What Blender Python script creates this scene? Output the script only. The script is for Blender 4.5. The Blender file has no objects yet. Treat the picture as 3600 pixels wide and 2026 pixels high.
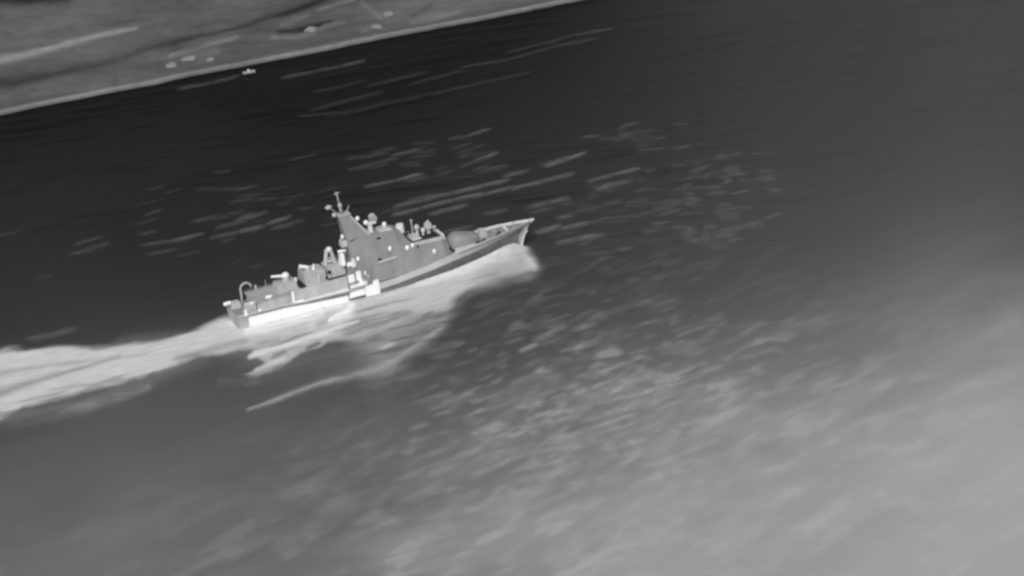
import bpy, bmesh, math, random
import numpy as np
from mathutils import Vector, Matrix

scn = bpy.context.scene
COL = scn.collection
random.seed(7)

# ------------------------------------------------------------------ camera
CAM = np.array([-380.8224117, -1123.31954042, 470.95700361])
CF = np.array([0.33227298, 0.8656007, -0.37460659])      # forward
CR = np.array([0.91126418, -0.3970726, -0.10922888])     # right
CU = np.array([0.24329461, 0.30507177, 0.9207274])       # up
FOV = math.radians(18.0)
cd = bpy.data.cameras.new("camera")
cam = bpy.data.objects.new("camera", cd)
COL.objects.link(cam)
M = Matrix(((CR[0], CU[0], -CF[0], CAM[0]), (CR[1], CU[1], -CF[1], CAM[1]),
            (CR[2], CU[2], -CF[2], CAM[2]), (0, 0, 0, 1)))
cam.matrix_world = M
cd.sensor_fit = 'HORIZONTAL'
cd.angle = FOV
cd.clip_start = 1.0
cd.clip_end = 80000.0
scn.camera = cam

# ------------------------------------------------------------------ sky, sun, exposure
SUN_EL, SUN_AZ = math.radians(43), math.radians(214)     # azimuth: compass-like, from +Y clockwise
w = bpy.data.worlds.new("World")
scn.world = w
w.use_nodes = True
nt = w.node_tree
nt.nodes.clear()
sky = nt.nodes.new("ShaderNodeTexSky")
sky.sky_type = 'NISHITA'
sky.sun_disc = False
sky.sun_elevation = SUN_EL
sky.sun_rotation = SUN_AZ
sky.dust_density = 4.0
bw = nt.nodes.new("ShaderNodeRGBToBW")                   # a one-band (thermal) camera sees no colour
bg = nt.nodes.new("ShaderNodeBackground")
bg.inputs["Strength"].default_value = 0.12
wo = nt.nodes.new("ShaderNodeOutputWorld")
nt.links.new(sky.outputs[0], bw.inputs[0])
nt.links.new(bw.outputs[0], bg.inputs["Color"])
nt.links.new(bg.outputs[0], wo.inputs[0])

sl = bpy.data.lights.new("sun", 'SUN')
sl.energy = 1.5
sl.angle = math.radians(14)
sl.color = (1.0, 0.995, 0.985)
sun = bpy.data.objects.new("sun", sl)
COL.objects.link(sun)
sd = Vector((math.sin(SUN_AZ) * math.cos(SUN_EL), math.cos(SUN_AZ) * math.cos(SUN_EL), math.sin(SUN_EL)))
sun.rotation_euler = (-sd).to_track_quat('-Z', 'Y').to_euler()
sun.location = sd * 900

scn.view_settings.view_transform = 'Standard'
scn.view_settings.look = 'None'
scn.view_settings.exposure = 0.0
scn.view_settings.gamma = 1.0
scn.view_settings.use_curve_mapping = False
scn.render.engine = 'CYCLES'
scn.cycles.use_denoising = True
scn.cycles.filter_width = 2.8
scn.cycles.volume_bounces = 3
scn.cycles.max_bounces = 6

# ------------------------------------------------------------------ ground frame
FWD = np.array([CF[0], CF[1]]); FWD /= np.linalg.norm(FWD)
RGT = np.array([FWD[1], -FWD[0]])
ORI = np.array([36.9, -35.1])
K = (1800.0) / math.tan(FOV / 2)
SQ = 0.40                                                # depth is seen this much shortened


def sea_xy(px, py, z=0.0):
    """Spot on the level plane z, found by a line of sight."""
    d = CF + CR * (px - 1800) / K - CU * (py - 1013) / K
    t = (z - CAM[2]) / d[2]
    p = CAM + d * t
    return p[:2]


def to_uv(p):
    d = np.asarray(p) - ORI
    return np.stack([d @ RGT, d @ FWD], -1)


def from_uv(u, v):
    return ORI + u * RGT + v * FWD


def sea_uv(px, py, z=0.0):
    return to_uv(sea_xy(px, py, z))


# ------------------------------------------------------------------ numeric noise
def vnoise(x, y, seed):
    rs = np.random.RandomState(seed)
    T = rs.rand(256, 256)
    xi = np.floor(x).astype(int); yi = np.floor(y).astype(int)
    fx = x - xi; fy = y - yi
    fx = fx * fx * (3 - 2 * fx); fy = fy * fy * (3 - 2 * fy)
    a = T[xi & 255, yi & 255]; b = T[(xi + 1) & 255, yi & 255]
    c = T[xi & 255, (yi + 1) & 255]; d = T[(xi + 1) & 255, (yi + 1) & 255]
    return (a * (1 - fx) + b * fx) * (1 - fy) + (c * (1 - fx) + d * fx) * fy


def fbm(x, y, seed, octs=4):
    s = 0; amp = 1; tot = 0
    for o in range(octs):
        s = s + amp * vnoise(x * 2 ** o + 13.7 * o, y * 2 ** o + 7.3 * o, seed + o)
        tot += amp; amp *= 0.5
    return s / tot * 2 - 1


def smooth(a, b, x):
    t = np.clip((x - a) / (b - a), 0, 1)
    return t * t * (3 - 2 * t)


def seg_dist(P, a, b):
    d = b - a
    L = float(d @ d) + 1e-9
    t = np.clip(((P - a) @ d) / L, 0, 1)
    q = a + t[..., None] * d
    e = P - q
    side = np.sign(e[..., 1])
    return np.hypot(e[..., 0], e[..., 1]), t, side


def poly_sd(P, poly):
    """signed distance, negative inside"""
    x, y = P[..., 0], P[..., 1]
    inside = np.zeros(x.shape, bool)
    dmin = np.full(x.shape, 1e9)
    n = len(poly)
    for i in range(n):
        a = poly[i]; b = poly[(i + 1) % n]
        cond = ((a[1] > y) != (b[1] > y)) & (x < (b[0] - a[0]) * (y - a[1]) / (b[1] - a[1] + 1e-12) + a[0])
        inside ^= cond
        d, _, _ = seg_dist(P, a, b)
        dmin = np.minimum(dmin, d)
    return np.where(inside, -dmin, dmin)


# ------------------------------------------------------------------ materials
def nodes_of(m):
    m.use_nodes = True
    t = m.node_tree
    t.nodes.clear()
    o = t.nodes.new("ShaderNodeOutputMaterial")
    b = t.nodes.new("ShaderNodeBsdfPrincipled")
    t.links.new(b.outputs[0], o.inputs[0])
    return t, b, o


def paint(name, val, rough=0.6, var=0.12, scale=0.35, metal=0.0, spec=0.3):
    """weathered one-tone paint: broad mottling plus fine streaks"""
    m = bpy.data.materials.new(name)
    t, b, o = nodes_of(m)
    tc = t.nodes.new("ShaderNodeTexCoord")
    mp = t.nodes.new("ShaderNodeMapping")
    mp.inputs["Scale"].default_value = (scale, scale, scale * 0.35)
    n = t.nodes.new("ShaderNodeTexNoise")
    n.inputs["Scale"].default_value = 1.0
    n.inputs["Detail"].default_value = 6
    n.inputs["Roughness"].default_value = 0.6
    r = t.nodes.new("ShaderNodeMapRange")
    r.inputs["From Min"].default_value = 0.3
    r.inputs["From Max"].default_value = 0.7
    r.inputs["To Min"].default_value = val * (1 - var)
    r.inputs["To Max"].default_value = min(0.93, val * (1 + var))
    c = t.nodes.new("ShaderNodeCombineColor")
    t.links.new(tc.outputs["Object"], mp.inputs[0])
    t.links.new(mp.outputs[0], n.inputs["Vector"])
    t.links.new(n.outputs[0], r.inputs[0])
    for i in range(3):
        t.links.new(r.outputs[0], c.inputs[i])
    t.links.new(c.outputs[0], b.inputs["Base Color"])
    b.inputs["Roughness"].default_value = rough
    b.inputs["Metallic"].default_value = metal
    b.inputs["Specular IOR Level"].default_value = spec
    return m


M_HULL = paint("hull_shaded_paint", 0.185, var=0.25, scale=0.22)  # darker tone has the shade of the hull's flare painted in
M_STRAKE = paint("skylit_strake_and_fittings", 0.48, var=0.12)  # also for fittings; on the hull band it paints in sky light
M_WALL = paint("wall_paint", 0.262, var=0.2, scale=0.2)
M_AFT = paint("aft_wall_paint", 0.43, var=0.2, scale=0.25)
M_DECK = paint("deck_paint", 0.26, rough=0.8, var=0.18, scale=0.3)
M_FLIGHT = paint("flight_deck_paint", 0.34, rough=0.85, var=0.15, scale=0.25)
M_MOUND = paint("launcher_paint", 0.26, var=0.1)
M_MID = paint("fitting_paint", 0.42, var=0.15, scale=0.8)
M_PALE = paint("pale_paint", 0.72, var=0.1, scale=0.8)
M_WHITE = paint("white_paint", 0.89, var=0.05, scale=0.8)  # near-white tone also stands in for the heat of hot parts
M_DARK = paint("dark_paint", 0.018, var=0.3, scale=0.8)


# ------------------------------------------------------------------ mesh helpers
def link(name, me, mat=None, parent=None, smoothf=False):
    o = bpy.data.objects.new(name, me)
    COL.objects.link(o)
    if mat: me.materials.append(mat)
    if parent: o.parent = parent
    if smoothf:
        for p in me.polygons: p.use_smooth = True
    return o


def fin(bm, name, mat, parent, bevel=0.0, smoothf=False, **props):
    bmesh.ops.recalc_face_normals(bm, faces=bm.faces)
    if bevel > 0:
        bmesh.ops.bevel(bm, geom=list(bm.edges), offset=bevel, segments=2, affect='EDGES', profile=0.6)
    me = bpy.data.meshes.new(name)
    bm.to_mesh(me); bm.free()
    o = link(name, me, mat, parent, smoothf)
    for k, v in props.items(): o[k] = v
    return o


def hexa(bm, lo, hi):
    """solid from two quads (4 points each)"""
    a = [bm.verts.new(p) for p in lo]; b = [bm.verts.new(p) for p in hi]
    bm.faces.new(a[::-1]); bm.faces.new(b)
    for i in range(4):
        j = (i + 1) % 4
        bm.faces.new((a[i], a[j], b[j], b[i]))


def slab(bm, x0, x1, y0, y1, z0, z1, tx0=0, tx1=0, ty=0):
    """box whose top is drawn in: tx0 aft, tx1 forward, ty each side"""
    hexa(bm, [(x0, y0, z0), (x1, y0, z0), (x1, y1, z0), (x0, y1, z0)],
         [(x0 + tx0, y0 + ty, z1), (x1 - tx1, y0 + ty, z1), (x1 - tx1, y1 - ty, z1), (x0 + tx0, y1 - ty, z1)])


def ngon_prism(bm, pts, z0, z1, inset=0.0):
    """pts: plan polygon [(x,y)]"""
    cx = sum(p[0] for p in pts) / len(pts); cy = sum(p[1] for p in pts) / len(pts)
    a = [bm.verts.new((p[0], p[1], z0)) for p in pts]
    b = [bm.verts.new((p[0] + (cx - p[0]) * inset, p[1] + (cy - p[1]) * inset, z1)) for p in pts]
    bm.faces.new(a[::-1]); bm.faces.new(b)
    n = len(pts)
    for i in range(n):
        j = (i + 1) % n
        bm.faces.new((a[i], a[j], b[j], b[i]))


def tube(bm, p, q, r0, r1=None, n=12, cap=True):
    p = Vector(p); q = Vector(q)
    if r1 is None: r1 = r0
    d = (q - p).normalized()
    s = d.orthogonal().normalized(); t = d.cross(s)
    A = []; B = []
    for i in range(n):
        a = 2 * math.pi * i / n
        o = s * math.cos(a) + t * math.sin(a)
        A.append(bm.verts.new(p + o * r0)); B.append(bm.verts.new(q + o * r1))
    for i in range(n):
        j = (i + 1) % n
        bm.faces.new((A[i], A[j], B[j], B[i]))
    if cap:
        bm.faces.new(A[::-1]); bm.faces.new(B)


def ball(bm, c, r, sx=1, sy=1, sz=1, u=16, v=10):
    mat = Matrix.Translation(c) @ Matrix.Diagonal((sx, sy, sz, 1))
    bmesh.ops.create_uvsphere(bm, u_segments=u, v_segments=v, radius=r, matrix=mat)


def empty(name, loc, **props):
    o = bpy.data.objects.new(name, None)
    COL.objects.link(o); o.location = loc
    o.empty_display_size = 1
    for k, v in props.items(): o[k] = v
    return o


# ------------------------------------------------------------------ WATER
# crests: x1,y1,x2,y2 (photo), half width m, height m, paleness
CRESTS = [
    (2056, 540, 1985, 565, .8, .42, .55), (1985, 565, 1914, 586, .8, .4, .45),
    (2249, 592, 2160, 618, .8, .42, .5), (2160, 618, 2069, 642, .9, .35, .35),
    (2019, 612, 1905, 640, .8, .45, .4), (1905, 640, 1802, 665, .8, .5, .5), (1802, 661, 1700, 684, .8, .45, .45),
    (1700, 684, 1597, 706, .8, .5, .5), (1597, 706, 1480, 735, .8, .5, .5), (1480, 735, 1380, 758, .8, .45, .45),
    (1789, 633, 1700, 655, .8, .45, .45), (1700, 655, 1590, 681, .8, .5, .5), (1590, 681, 1490, 706, .8, .5, .45),
    (1490, 706, 1386, 730, .8, .4, .4),
    (1640, 722, 1575, 738, .8, .4, .4), (1575, 738, 1510, 755, .8, .4, .35),
    (1746, 540, 1671, 565, .8, .4, .45), (1783, 585, 1700, 602, .8, .35, .25), (1700, 560, 1620, 590, .8, .3, .2),
    (1485, 614, 1390, 636, .8, .4, .45), (1390, 636, 1286, 660, .8, .4, .4),
    (1481, 530, 1380, 549, .8, .35, .3), (1360, 536, 1270, 556, .8, .3, .2), (1230, 600, 1330, 578, .8, .3, .2),
    (1721, 455, 1640, 483, .7, .38, .35), (1640, 480, 1580, 492, .7, .25, .2),
    (1970, 797, 1883, 820, .9, .4, .45), (2069, 785, 1970, 806, .9, .35, .4),
    (2119, 829, 2030, 845, 1.0, .4, .4), (2030, 845, 1957, 858, 1.0, .35, .35),
    (2000, 698, 1930, 712, .9, .35, .35), (1930, 712, 1858, 732, .9, .35, .3), (2218, 636, 2094, 671, .9, .35, .35),
    (1860, 600, 1770, 622, .8, .35, .3), (1520, 690, 1440, 705, .8, .35, .25), (1430, 640, 1500, 622, .8, .3, .2),
    (1660, 800, 1560, 822, .9, .35, .3), (1780, 740, 1700, 756, .9, .3, .25), (2010, 760, 1960, 766, .9, .3, .3),
    (1020, 762, 930, 796, .9, .38, .4), (930, 796, 838, 818, .9, .38, .4), (838, 818, 741, 840, .9, .35, .3),
    (1062, 782, 960, 806, .9, .35, .3), (940, 748, 830, 778, .8, .35, .3), (713, 825, 600, 850, .8, .35, .35),
    (600, 850, 503, 866, .8, .3, .25), (860, 780, 760, 806, .9, .3, .25), (900, 655, 820, 672, .7, .25, .2),
    (980, 700, 900, 706, .7, .25, .15), (620, 880, 520, 896, .8, .3, .2), (380, 860, 300, 878, .8, .3, .2),
    (350, 836, 265, 862, .8, .3, .25), (330, 880, 250, 894, .8, .3, .2), (545, 815, 500, 826, .8, .3, .2),
    (1279, 217, 1200, 236, .9, .35, .5), (1200, 236, 1100, 256, .9, .3, .35), (1100, 256, 993, 276, .9, .35, .45),
    (839, 269, 740, 297, 1.0, .3, .35), (740, 297, 629, 316, 1.0, .35, .4),
    (2152, 105, 2020, 126, .9, .35, .35), (2020, 126, 1900, 160, .9, .3, .25), (1900, 160, 1780, 190, .9, .3, .2),
    (2090, 140, 1960, 165, .9, .3, .3), (1960, 165, 1800, 210, .9, .3, .25), (1800, 210, 1621, 240, 1., .3, .2),
    (1500, 260, 1300, 306, 1.2, .3, .15), (1640, 250, 1440, 300, 1.2, .3, .15), (1340, 330, 1100, 392, 1.3, .3, .15),
    (1880, 255, 1500, 340, 1.4, .3, .15), (1500, 340, 1150, 416, 1.4, .3, .12), (1190, 400, 1050, 412, 1., .25, .1),
    (1280, 290, 1100, 330, 1.1, .25, .12),
    (258, 1157, 175, 1182, 1.4, .35, .35), (175, 1182, 95, 1193, 1.3, .3, .3),
    # foreground ripples
    (1889, 1212, 1832, 1238, 1., .4, .75), (2104, 1280, 2080, 1296, 1., .35, .75), (1915, 1295, 1885, 1304, 1., .35, .7),
    (2140, 1312, 2118, 1318, 1., .35, .75), (2185, 1322, 2165, 1334, 1., .35, .75), (2222, 1342, 2200, 1350, 1., .35, .75),
    (2120, 1348, 2085, 1362, 1., .35, .6), (2050, 1214, 2025, 1226, 1., .35, .6), (2290, 1304, 2235, 1311, 1., .35, .6),
    (1995, 1440, 1960, 1446, 1., .35, .6), (1875, 1478, 1845, 1484, 1., .35, .65), (1945, 1480, 1915, 1486, 1., .35, .7),
    (2045, 1462, 2000, 1475, 1., .35, .6), (2095, 1462, 2045, 1482, 1., .35, .6), (1890, 1520, 1865, 1526, 1., .35, .7),
    (2000, 1505, 1935, 1535, 1., .4, .55), (1840, 1522, 1760, 1540, 1., .4, .55), (1760, 1492, 1712, 1514, 1., .4, .55),
    (1826, 1600, 1735, 1646, 1., .4, .6), (1985, 1618, 1945, 1634, 1., .4, .7), (2145, 1515, 2045, 1540, 1., .35, .45),
    (2095, 1545, 2075, 1550, 1., .35, .6), (2065, 1690, 2005, 1722, 1.5, .4, .55), (2165, 1668, 2100, 1696, 1.8, .35, .4),
    (2410, 1652, 2365, 1668, 1.5, .35, .6), (2475, 1692, 2445, 1704, 1.5, .35, .55), (1805, 1714, 1750, 1724, 1.3, .3, .4),
    (1850, 1800, 1790, 1834, 1.6, .4, .5), (1500, 1490, 1445, 1508, 1., .35, .6), (1475, 1545, 1440, 1556, 1., .3, .5),
    (1670, 1378, 1620, 1400, 1.1, .35, .5), (1620, 1400, 1555, 1424, 1.1, .35, .45), (1860, 1328, 1800, 1352, 1.1, .35, .45),
    (2450, 1370, 2405, 1390, 1.4, .3, .4), (2570, 1470, 2480, 1512, 1.5, .35, .4), (2100, 1400, 2090, 1406, 1., .3, .5),
    (2220, 1418, 2165, 1436, 1.1, .3, .4), (2350, 1576, 2250, 1604, 1.5, .3, .35), (2680, 1195, 2650, 1208, 1.4, .3, .5),
    (2020, 1265, 1995, 1272, 1., .3, .4), (1970, 1195, 1900, 1215, 1., .3, .4), (2130, 1110, 2060, 1125, 1., .3, .3),
    (2300, 1390, 2320, 1380, 1., .3, .4), (2010, 1575, 1950, 1588, 1., .3, .35), (1700, 1570, 1650, 1590, 1., .3, .3),
    (1305, 1633, 1225, 1700, 2.2, .5, .22), (1225, 1700, 1150, 1735, 2.2, .5, .25), (1130, 1829, 1050, 1880, 2.4, .5, .25),
    (1050, 1880, 975, 1925, 2.4, .5, .22), (1230, 1600, 1310, 1560, 2.0, .4, .15),
    (1700, 1800, 1560, 1870, 3., .6, .22), (1560, 1870, 1380, 1990, 3., .6, .22), (1930, 1740, 1750, 1780, 3., .6, .2),
    (2120, 1830, 1980, 1905, 3., .6, .2), (1980, 1905, 1850, 1990, 3., .6, .2), (2500, 1880, 2300, 1960, 3., .5, .18),
]
rr = random.Random(3)


def scatter(n, cx, cy, rx, ry, ang, ln, wd, h, pale):
    for _ in range(n):
        x = cx + rr.gauss(0, rx * .5); y = cy + rr.gauss(0, ry * .5)
        L = rr.uniform(.5, 1.3) * ln; a = math.radians(ang + rr.gauss(0, 5))
        dx, dy = L * .5 * math.cos(a), L * .5 * math.sin(a)
        CRESTS.append((x + dx, y - dy, x - dx, y + dy, wd * rr.uniform(.8, 1.3), h * rr.uniform(.7, 1.2), pale * rr.uniform(.5, 1.2)))


scatter(26, 2250, 485, 170, 45, 7, 46, .6, .3, .22)
scatter(60, 2480, 660, 300, 150, 8, 52, .6, .32, .24)
scatter(30, 2150, 720, 300, 120, 10, 70, .6, .3, .2)
scatter(26, 2500, 820, 200, 60, 6, 45, .9, .3, .25)
scatter(26, 2000, 900, 400, 80, 9, 70, .9, .25, .15)
scatter(24, 1500, 560, 350, 90, 11, 80, .8, .25, .15)
scatter(34, 800, 760, 500, 150, 12, 80, .8, .25, .15)
scatter(80, 2050, 1330, 420, 200, 20, 36, .9, .3, .32)
scatter(90, 2000, 1520, 380, 140, 23, 40, 1.0, .34, .38)
scatter(50, 2350, 1450, 380, 220, 22, 50, 1.2, .3, .26)
scatter(70, 2050, 1680, 600, 140, 26, 60, 1.5, .34, .26)
scatter(70, 2250, 1850, 700, 150, 28, 80, 2.0, .36, .22)
scatter(26, 1400, 1600, 350, 200, 30, 70, 1.8, .3, .14)
scatter(24, 1800, 1100, 300, 90, 15, 60, 1., .25, .16)

U0, U1, V0, V1 = -262.0, 272.0, -402.0, 560.0
DU, DV = 0.8, 1.15
nu = int((U1 - U0) / DU) + 1
nv = int((V1 - V0) / DV) + 1
uu = np.linspace(U0, U1, nu); vv = np.linspace(V0, V1, nv)
UU, VV = np.meshgrid(uu, vv)                              # rows: v
XX = ORI[0] + UU * RGT[0] + VV * FWD[0]
YY = ORI[1] + UU * RGT[1] + VV * FWD[1]
P2 = np.stack([UU, VV * SQ], -1)                          # squeezed plan: distances like those seen


def sq(px, py, z=0.0):
    p = sea_uv(px, py, z)
    return np.array([p[0], p[1] * SQ])


def poly_sq(pts, z=0.0):
    return [sq(x, y, z) for x, y in pts]


Zs = np.zeros_like(UU)
# broad swell and chop; choppier in the near water, calm towards the shore
rough_map = 0.15 + 0.85 * smooth(-0.1, -0.75, (VV / 400.0) - UU / 900.0)
a1, a2 = math.radians(38), math.radians(52)


def chop(ang, lam, stretch, seed):
    c, s = math.cos(ang), math.sin(ang)
    al = UU * c + VV * s; ac = -UU * s + VV * c
    return fbm(al / (lam * stretch), ac / lam, seed, 3)


Zs += rough_map * (0.8 * chop(a1, 17.0, 3.2, 11) + 0.30 * chop(a2, 6.0, 2.6, 21))
beyond = np.exp(-(((UU + 10) / 95) ** 2 + ((VV - 95) / 60) ** 2)) + .7 * np.exp(-(((UU - 70) / 60) ** 2 + ((VV - 60) / 90) ** 2))
Zs += np.clip(beyond, 0, 1) * (.42 * chop(math.radians(-2), 6.5, 6.0, 33) + .22 * chop(math.radians(3), 3.4, 5.0, 35))
Zs += .14 * chop(math.radians(2), 6.0, 5.0, 37)
Zs += 0.05 * chop(math.radians(12), 5.0, 5.0, 31) + 0.05 * chop(math.radians(6), 9.0, 6.0, 41)
PALE = np.zeros_like(UU)
for (x1, y1, x2, y2, wd, h, pale) in CRESTS:
    if y1 < 1000: pale *= 1.15 if y1 > 340 else .65; h *= 1.4; wd *= 1.15
    a = sq(x1, y1); b = sq(x2, y2)
    wd_s = wd * 0.85
    R = wd_s * 5
    i0 = np.searchsorted(uu, min(a[0], b[0]) - R); i1 = np.searchsorted(uu, max(a[0], b[0]) + R)
    j0 = np.searchsorted(vv, (min(a[1], b[1]) - R) / SQ); j1 = np.searchsorted(vv, (max(a[1], b[1]) + R) / SQ)
    if i1 <= i0 or j1 <= j0: continue
    S = (slice(j0, j1), slice(i0, i1))
    P = P2[S]
    wob = 0.7 * wd_s * vnoise(P[..., 0] * .22 + x1, P[..., 1] * .5 + y1, 5)
    Pw = np.stack([P[..., 0], P[..., 1] + wob - .35 * wd_s], -1)
    d, t, side = seg_dist(Pw, a, b)
    taper = np.clip(1 - np.abs(2 * t - 1) ** 3 * .45, 0, 1)
    g = np.exp(-(d / wd_s) ** 2) * taper
    tr = np.exp(-((d - 2.0 * wd_s) / (1.1 * wd_s)) ** 2) * (side < 0) * taper
    Zs[S] += h * g - 0.6 * h * tr
    PALE[S] = np.maximum(PALE[S], pale * g)

# foam: laid over one another in order: shape, albedo, cover, softness (m)
FA = np.zeros_like(UU); FC = np.full_like(UU, 0.5)
edge_n = fbm(UU / 7.0, VV / 15.0, 51, 5)
edge_s = fbm((UU * .96 + VV * .2) / 26.0, (-UU * .2 + VV * .96) / 7.0, 61, 4)   # streaky along the track


def lay(cov, alb):
    global FA, FC
    na = FA + cov * (1 - FA)
    FC = np.where(na > 1e-4, (alb * cov + FC * FA * (1 - cov)) / np.maximum(na, 1e-4), FC)
    FA = na


def foam_poly(pts, alb, cover, soft, rag=1.0, z=0.0):
    pl = np.array(poly_sq(pts, z))
    d = poly_sd(P2, pl) + rag * (edge_n * 1.6 + edge_s * 2.2)
    lay(cover * smooth(soft, -soft, d), alb)


def foam_line(pts, wd, alb, cover, rag=.5, h=0.0, z=0.0):
    global Zs
    pl = poly_sq(pts, z)
    cov = np.zeros_like(UU)
    for i in range(len(pl) - 1):
        d, t, s = seg_dist(P2, pl[i], pl[i + 1])
        ww = wd[i] + (wd[i + 1] - wd[i]) * t if isinstance(wd, (list, tuple)) else wd
        d = d + rag * edge_n * .6
        cov = np.maximum(cov, np.exp(-(d / ww) ** 2))
    Zs += h * cov
    lay(cover * cov, alb)


# pale streaks painted on the near water for the brightness of waves and fog
st1 = chop(math.radians(40), 15.0, 2.3, 401)
st2 = chop(math.radians(44), 6.5, 2.2, 411)
st3 = chop(math.radians(30), 3.0, 3.0, 421)
near = smooth(-70, -250, VV - UU * .25) * smooth(-270, 60, UU)
mid = np.exp(-(((UU - 30) / 75) ** 2 + ((VV + 125) / 90) ** 2))
lay(near * (.34 * smooth(-.1, .45, st1) + .40 * smooth(-.0, .45, st2)), np.full_like(UU, .52))
lay(np.clip(mid * (.42 * smooth(.08, .5, st3) + .16 * smooth(.05, .4, st2)), 0, 1), np.full_like(UU, .52))

# faint halo of broken foam round the track, then the wake itself
foam_poly([(0, 1500), (120, 1478), (330, 1440), (560, 1350), (760, 1262), (900, 1250), (870, 1180), (600, 1200), (0, 1400)], .20, .45, 4.0, 1.0)
foam_poly([(-140, 1228), (0, 1236), (170, 1224), (360, 1222), (480, 1208), (570, 1198), (690, 1160), (790, 1122), (850, 1118),
           (880, 1180), (870, 1212), (800, 1238), (700, 1252), (560, 1306), (430, 1352), (330, 1372), (200, 1402), (80, 1424), (0, 1480), (-140, 1560)],
          .65, .97, 1.6, .7)
foam_poly([(1250, 1060), (1600, 1040), (1592, 1110), (1570, 1150), (1500, 1180), (1450, 1210), (1400, 1250), (1340, 1280), (1290, 1260), (1230, 1215)],
          .36, .62, 5.0, 1.1)
foam_poly([(860, 1105), (905, 1090), (1240, 1000), (1340, 960), (1560, 950), (1700, 890), (1800, 866), (1850, 878), (1876, 922), (1884, 946), (1850, 962), (1780, 972),
           (1740, 985), (1670, 1012), (1618, 1036), (1590, 1056), (1580, 1080), (1530, 1098), (1470, 1112), (1400, 1140), (1340, 1180),
           (1290, 1200), (1220, 1192), (1150, 1200), (1060, 1221), (980, 1238), (905, 1246), (860, 1230)],
          .58, .97, 2.0, .5)
foam_poly([(1290, 1150), (1480, 1080), (1590, 1062), (1575, 1108), (1450, 1155), (1400, 1200), (1310, 1250)], .40, .45, 3.5, .8)
foam_poly([(1260, 1120), (1440, 1120), (1400, 1330), (1330, 1420), (1270, 1300)], .20, .30, 8.0, 1.0)
foam_poly([(860, 1240), (1290, 1180), (1400, 1240), (1320, 1320), (1100, 1320), (900, 1340), (800, 1310)], .22, .30, 5.5, 1.2)
foam_poly([(1700, 900), (1830, 880), (1880, 912), (1900, 950), (1860, 985), (1740, 1010), (1640, 1045)], .34, .5, 2.6, .6)
# torn patches off the side
foam_poly([(895, 1250), (1010, 1225), (1150, 1190), (1130, 1225), (1060, 1245), (1030, 1275), (960, 1300), (880, 1322), (860, 1316), (930, 1280)], .52, .9, 1.0, .8)
foam_poly([(1325, 1222), (1370, 1206), (1392, 1210), (1345, 1235)], .6, .8, 1.0, .4)
foam_poly([(1300, 1290), (1380, 1258), (1500, 1180), (1560, 1120), (1530, 1200), (1420, 1280), (1340, 1312), (1290, 1320)], .30, .5, 3.2, 1.2)
foam_line([(1560, 1150), (1470, 1212), (1400, 1262), (1330, 1296), (1240, 1322), (1120, 1352), (1010, 1392), (940, 1420), (872, 1442)],
          [.8, 1., 1.2, 1.5, 1.2, 1.1, .9, .8, .5], .40, .70, .9, .55)
foam_line([(900, 1340), (780, 1342)], 1.5, .2, .3, 1, .2)
foam_line([(620, 1175), (520, 1190), (420, 1200)], 2.2, .12, .5, 1, .2)
foam_line([(420, 1390), (330, 1420), (220, 1440)], 1.8, .3, .5, 1, .2)
foam_line([(520, 1360), (420, 1392)], 1.4, .3, .5, 1, .2)
# thin places in the wake where dark water shows
foam_line([(420, 1252), (300, 1292), (150, 1334), (60, 1362), (0, 1384), (-120, 1430)], [.5, .8, 1.3, 1.7, 2.2, 2.6], .27, .85, .4)
foam_line([(520, 1245), (400, 1262), (180, 1284), (60, 1304), (0, 1316), (-120, 1330)], [.5, .8, 1.0, 1.3, 1.4, 1.6], .40, .75, .5)
foam_line([(860, 1200), (740, 1232), (620, 1262)], [1.4, 1.8, 1.0], .34, .7, .8)
foam_line([(960, 1232), (880, 1236), (800, 1254)], [.6, 1.5, 1.5], .10, .7, .8)
foam_line([(1100, 1168), (1040, 1186), (985, 1212), (900, 1232)], [.3, .8, .9, .9], .16, .8, .3)
foam_line([(1120, 1208), (1098, 1218), (1080, 1226)], .9, .06, .9, .3)
foam_line([(1000, 1238), (960, 1256)], .8, .10, .8, .3)
foam_line([(1520, 1098), (1490, 1112)], .7, .12, .85, .3)
foam_line([(1235, 1104), (1180, 1122), (1120, 1142)], .8, .36, .7, .3)
# streaky thinning of the loose foam away from the side
loose = smooth(2.0, 9.0, np.abs(YY + 7) - 4) * smooth(70, 30, XX) * (YY < 0)
streak = fbm((UU * .95 + VV * .3) / 16.0, (-UU * .3 + VV * .95) / 4.5, 301, 4)
FA = FA * (1 - loose * smooth(-.05, .35, streak) * .45)
# bright streaks: water heaped against and beside the side
foam_line([(1262, 1131), (1180, 1158), (1100, 1184), (1020, 1212), (940, 1236), (880, 1256)], [.4, .9, 1.0, 1.0, 1.2, .9], .80, .95, .2, .5)
foam_line([(1000, 1262), (950, 1282), (900, 1302)], [.8, 1., .7], .72, .8, .6, .2)
foam_line([(900, 1240), (940, 1232)], 1.2, .78, .9, .3, .2)
foam_line([(868, 1162), (930, 1150), (1000, 1130), (1080, 1108), (1130, 1096)], [1.3, 1.9, 2.0, 1.8, 1.4], .90, .97, .12, 1.0, .5)
foam_line([(1130, 1092), (1170, 1084), (1205, 1075), (1225, 1068)], [1.0, .9, 1.0, .9], .84, .9, .12, .7)
foam_line([(1240, 1080), (1228, 1098), (1190, 1116), (1160, 1130)], [2.0, 2.0, 1.7, .8], .92, .97, .2, 1.4)
foam_line([(1105, 1115), (1100, 1135), (1098, 1146)], [1.0, 1.6, 1.8], .74, .8, .3, .3)
foam_line([(815, 1134), (828, 1140)], 1.1, .88, .95, .2, .4)
foam_line([(1850, 905), (1868, 922), (1880, 938)], [1.3, 1.7, 1.4], .56, .8, .2, 1.2)
foam_line([(1700, 900), (1760, 890), (1815, 880)], .9, .68, .8, .2, .5)
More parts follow.
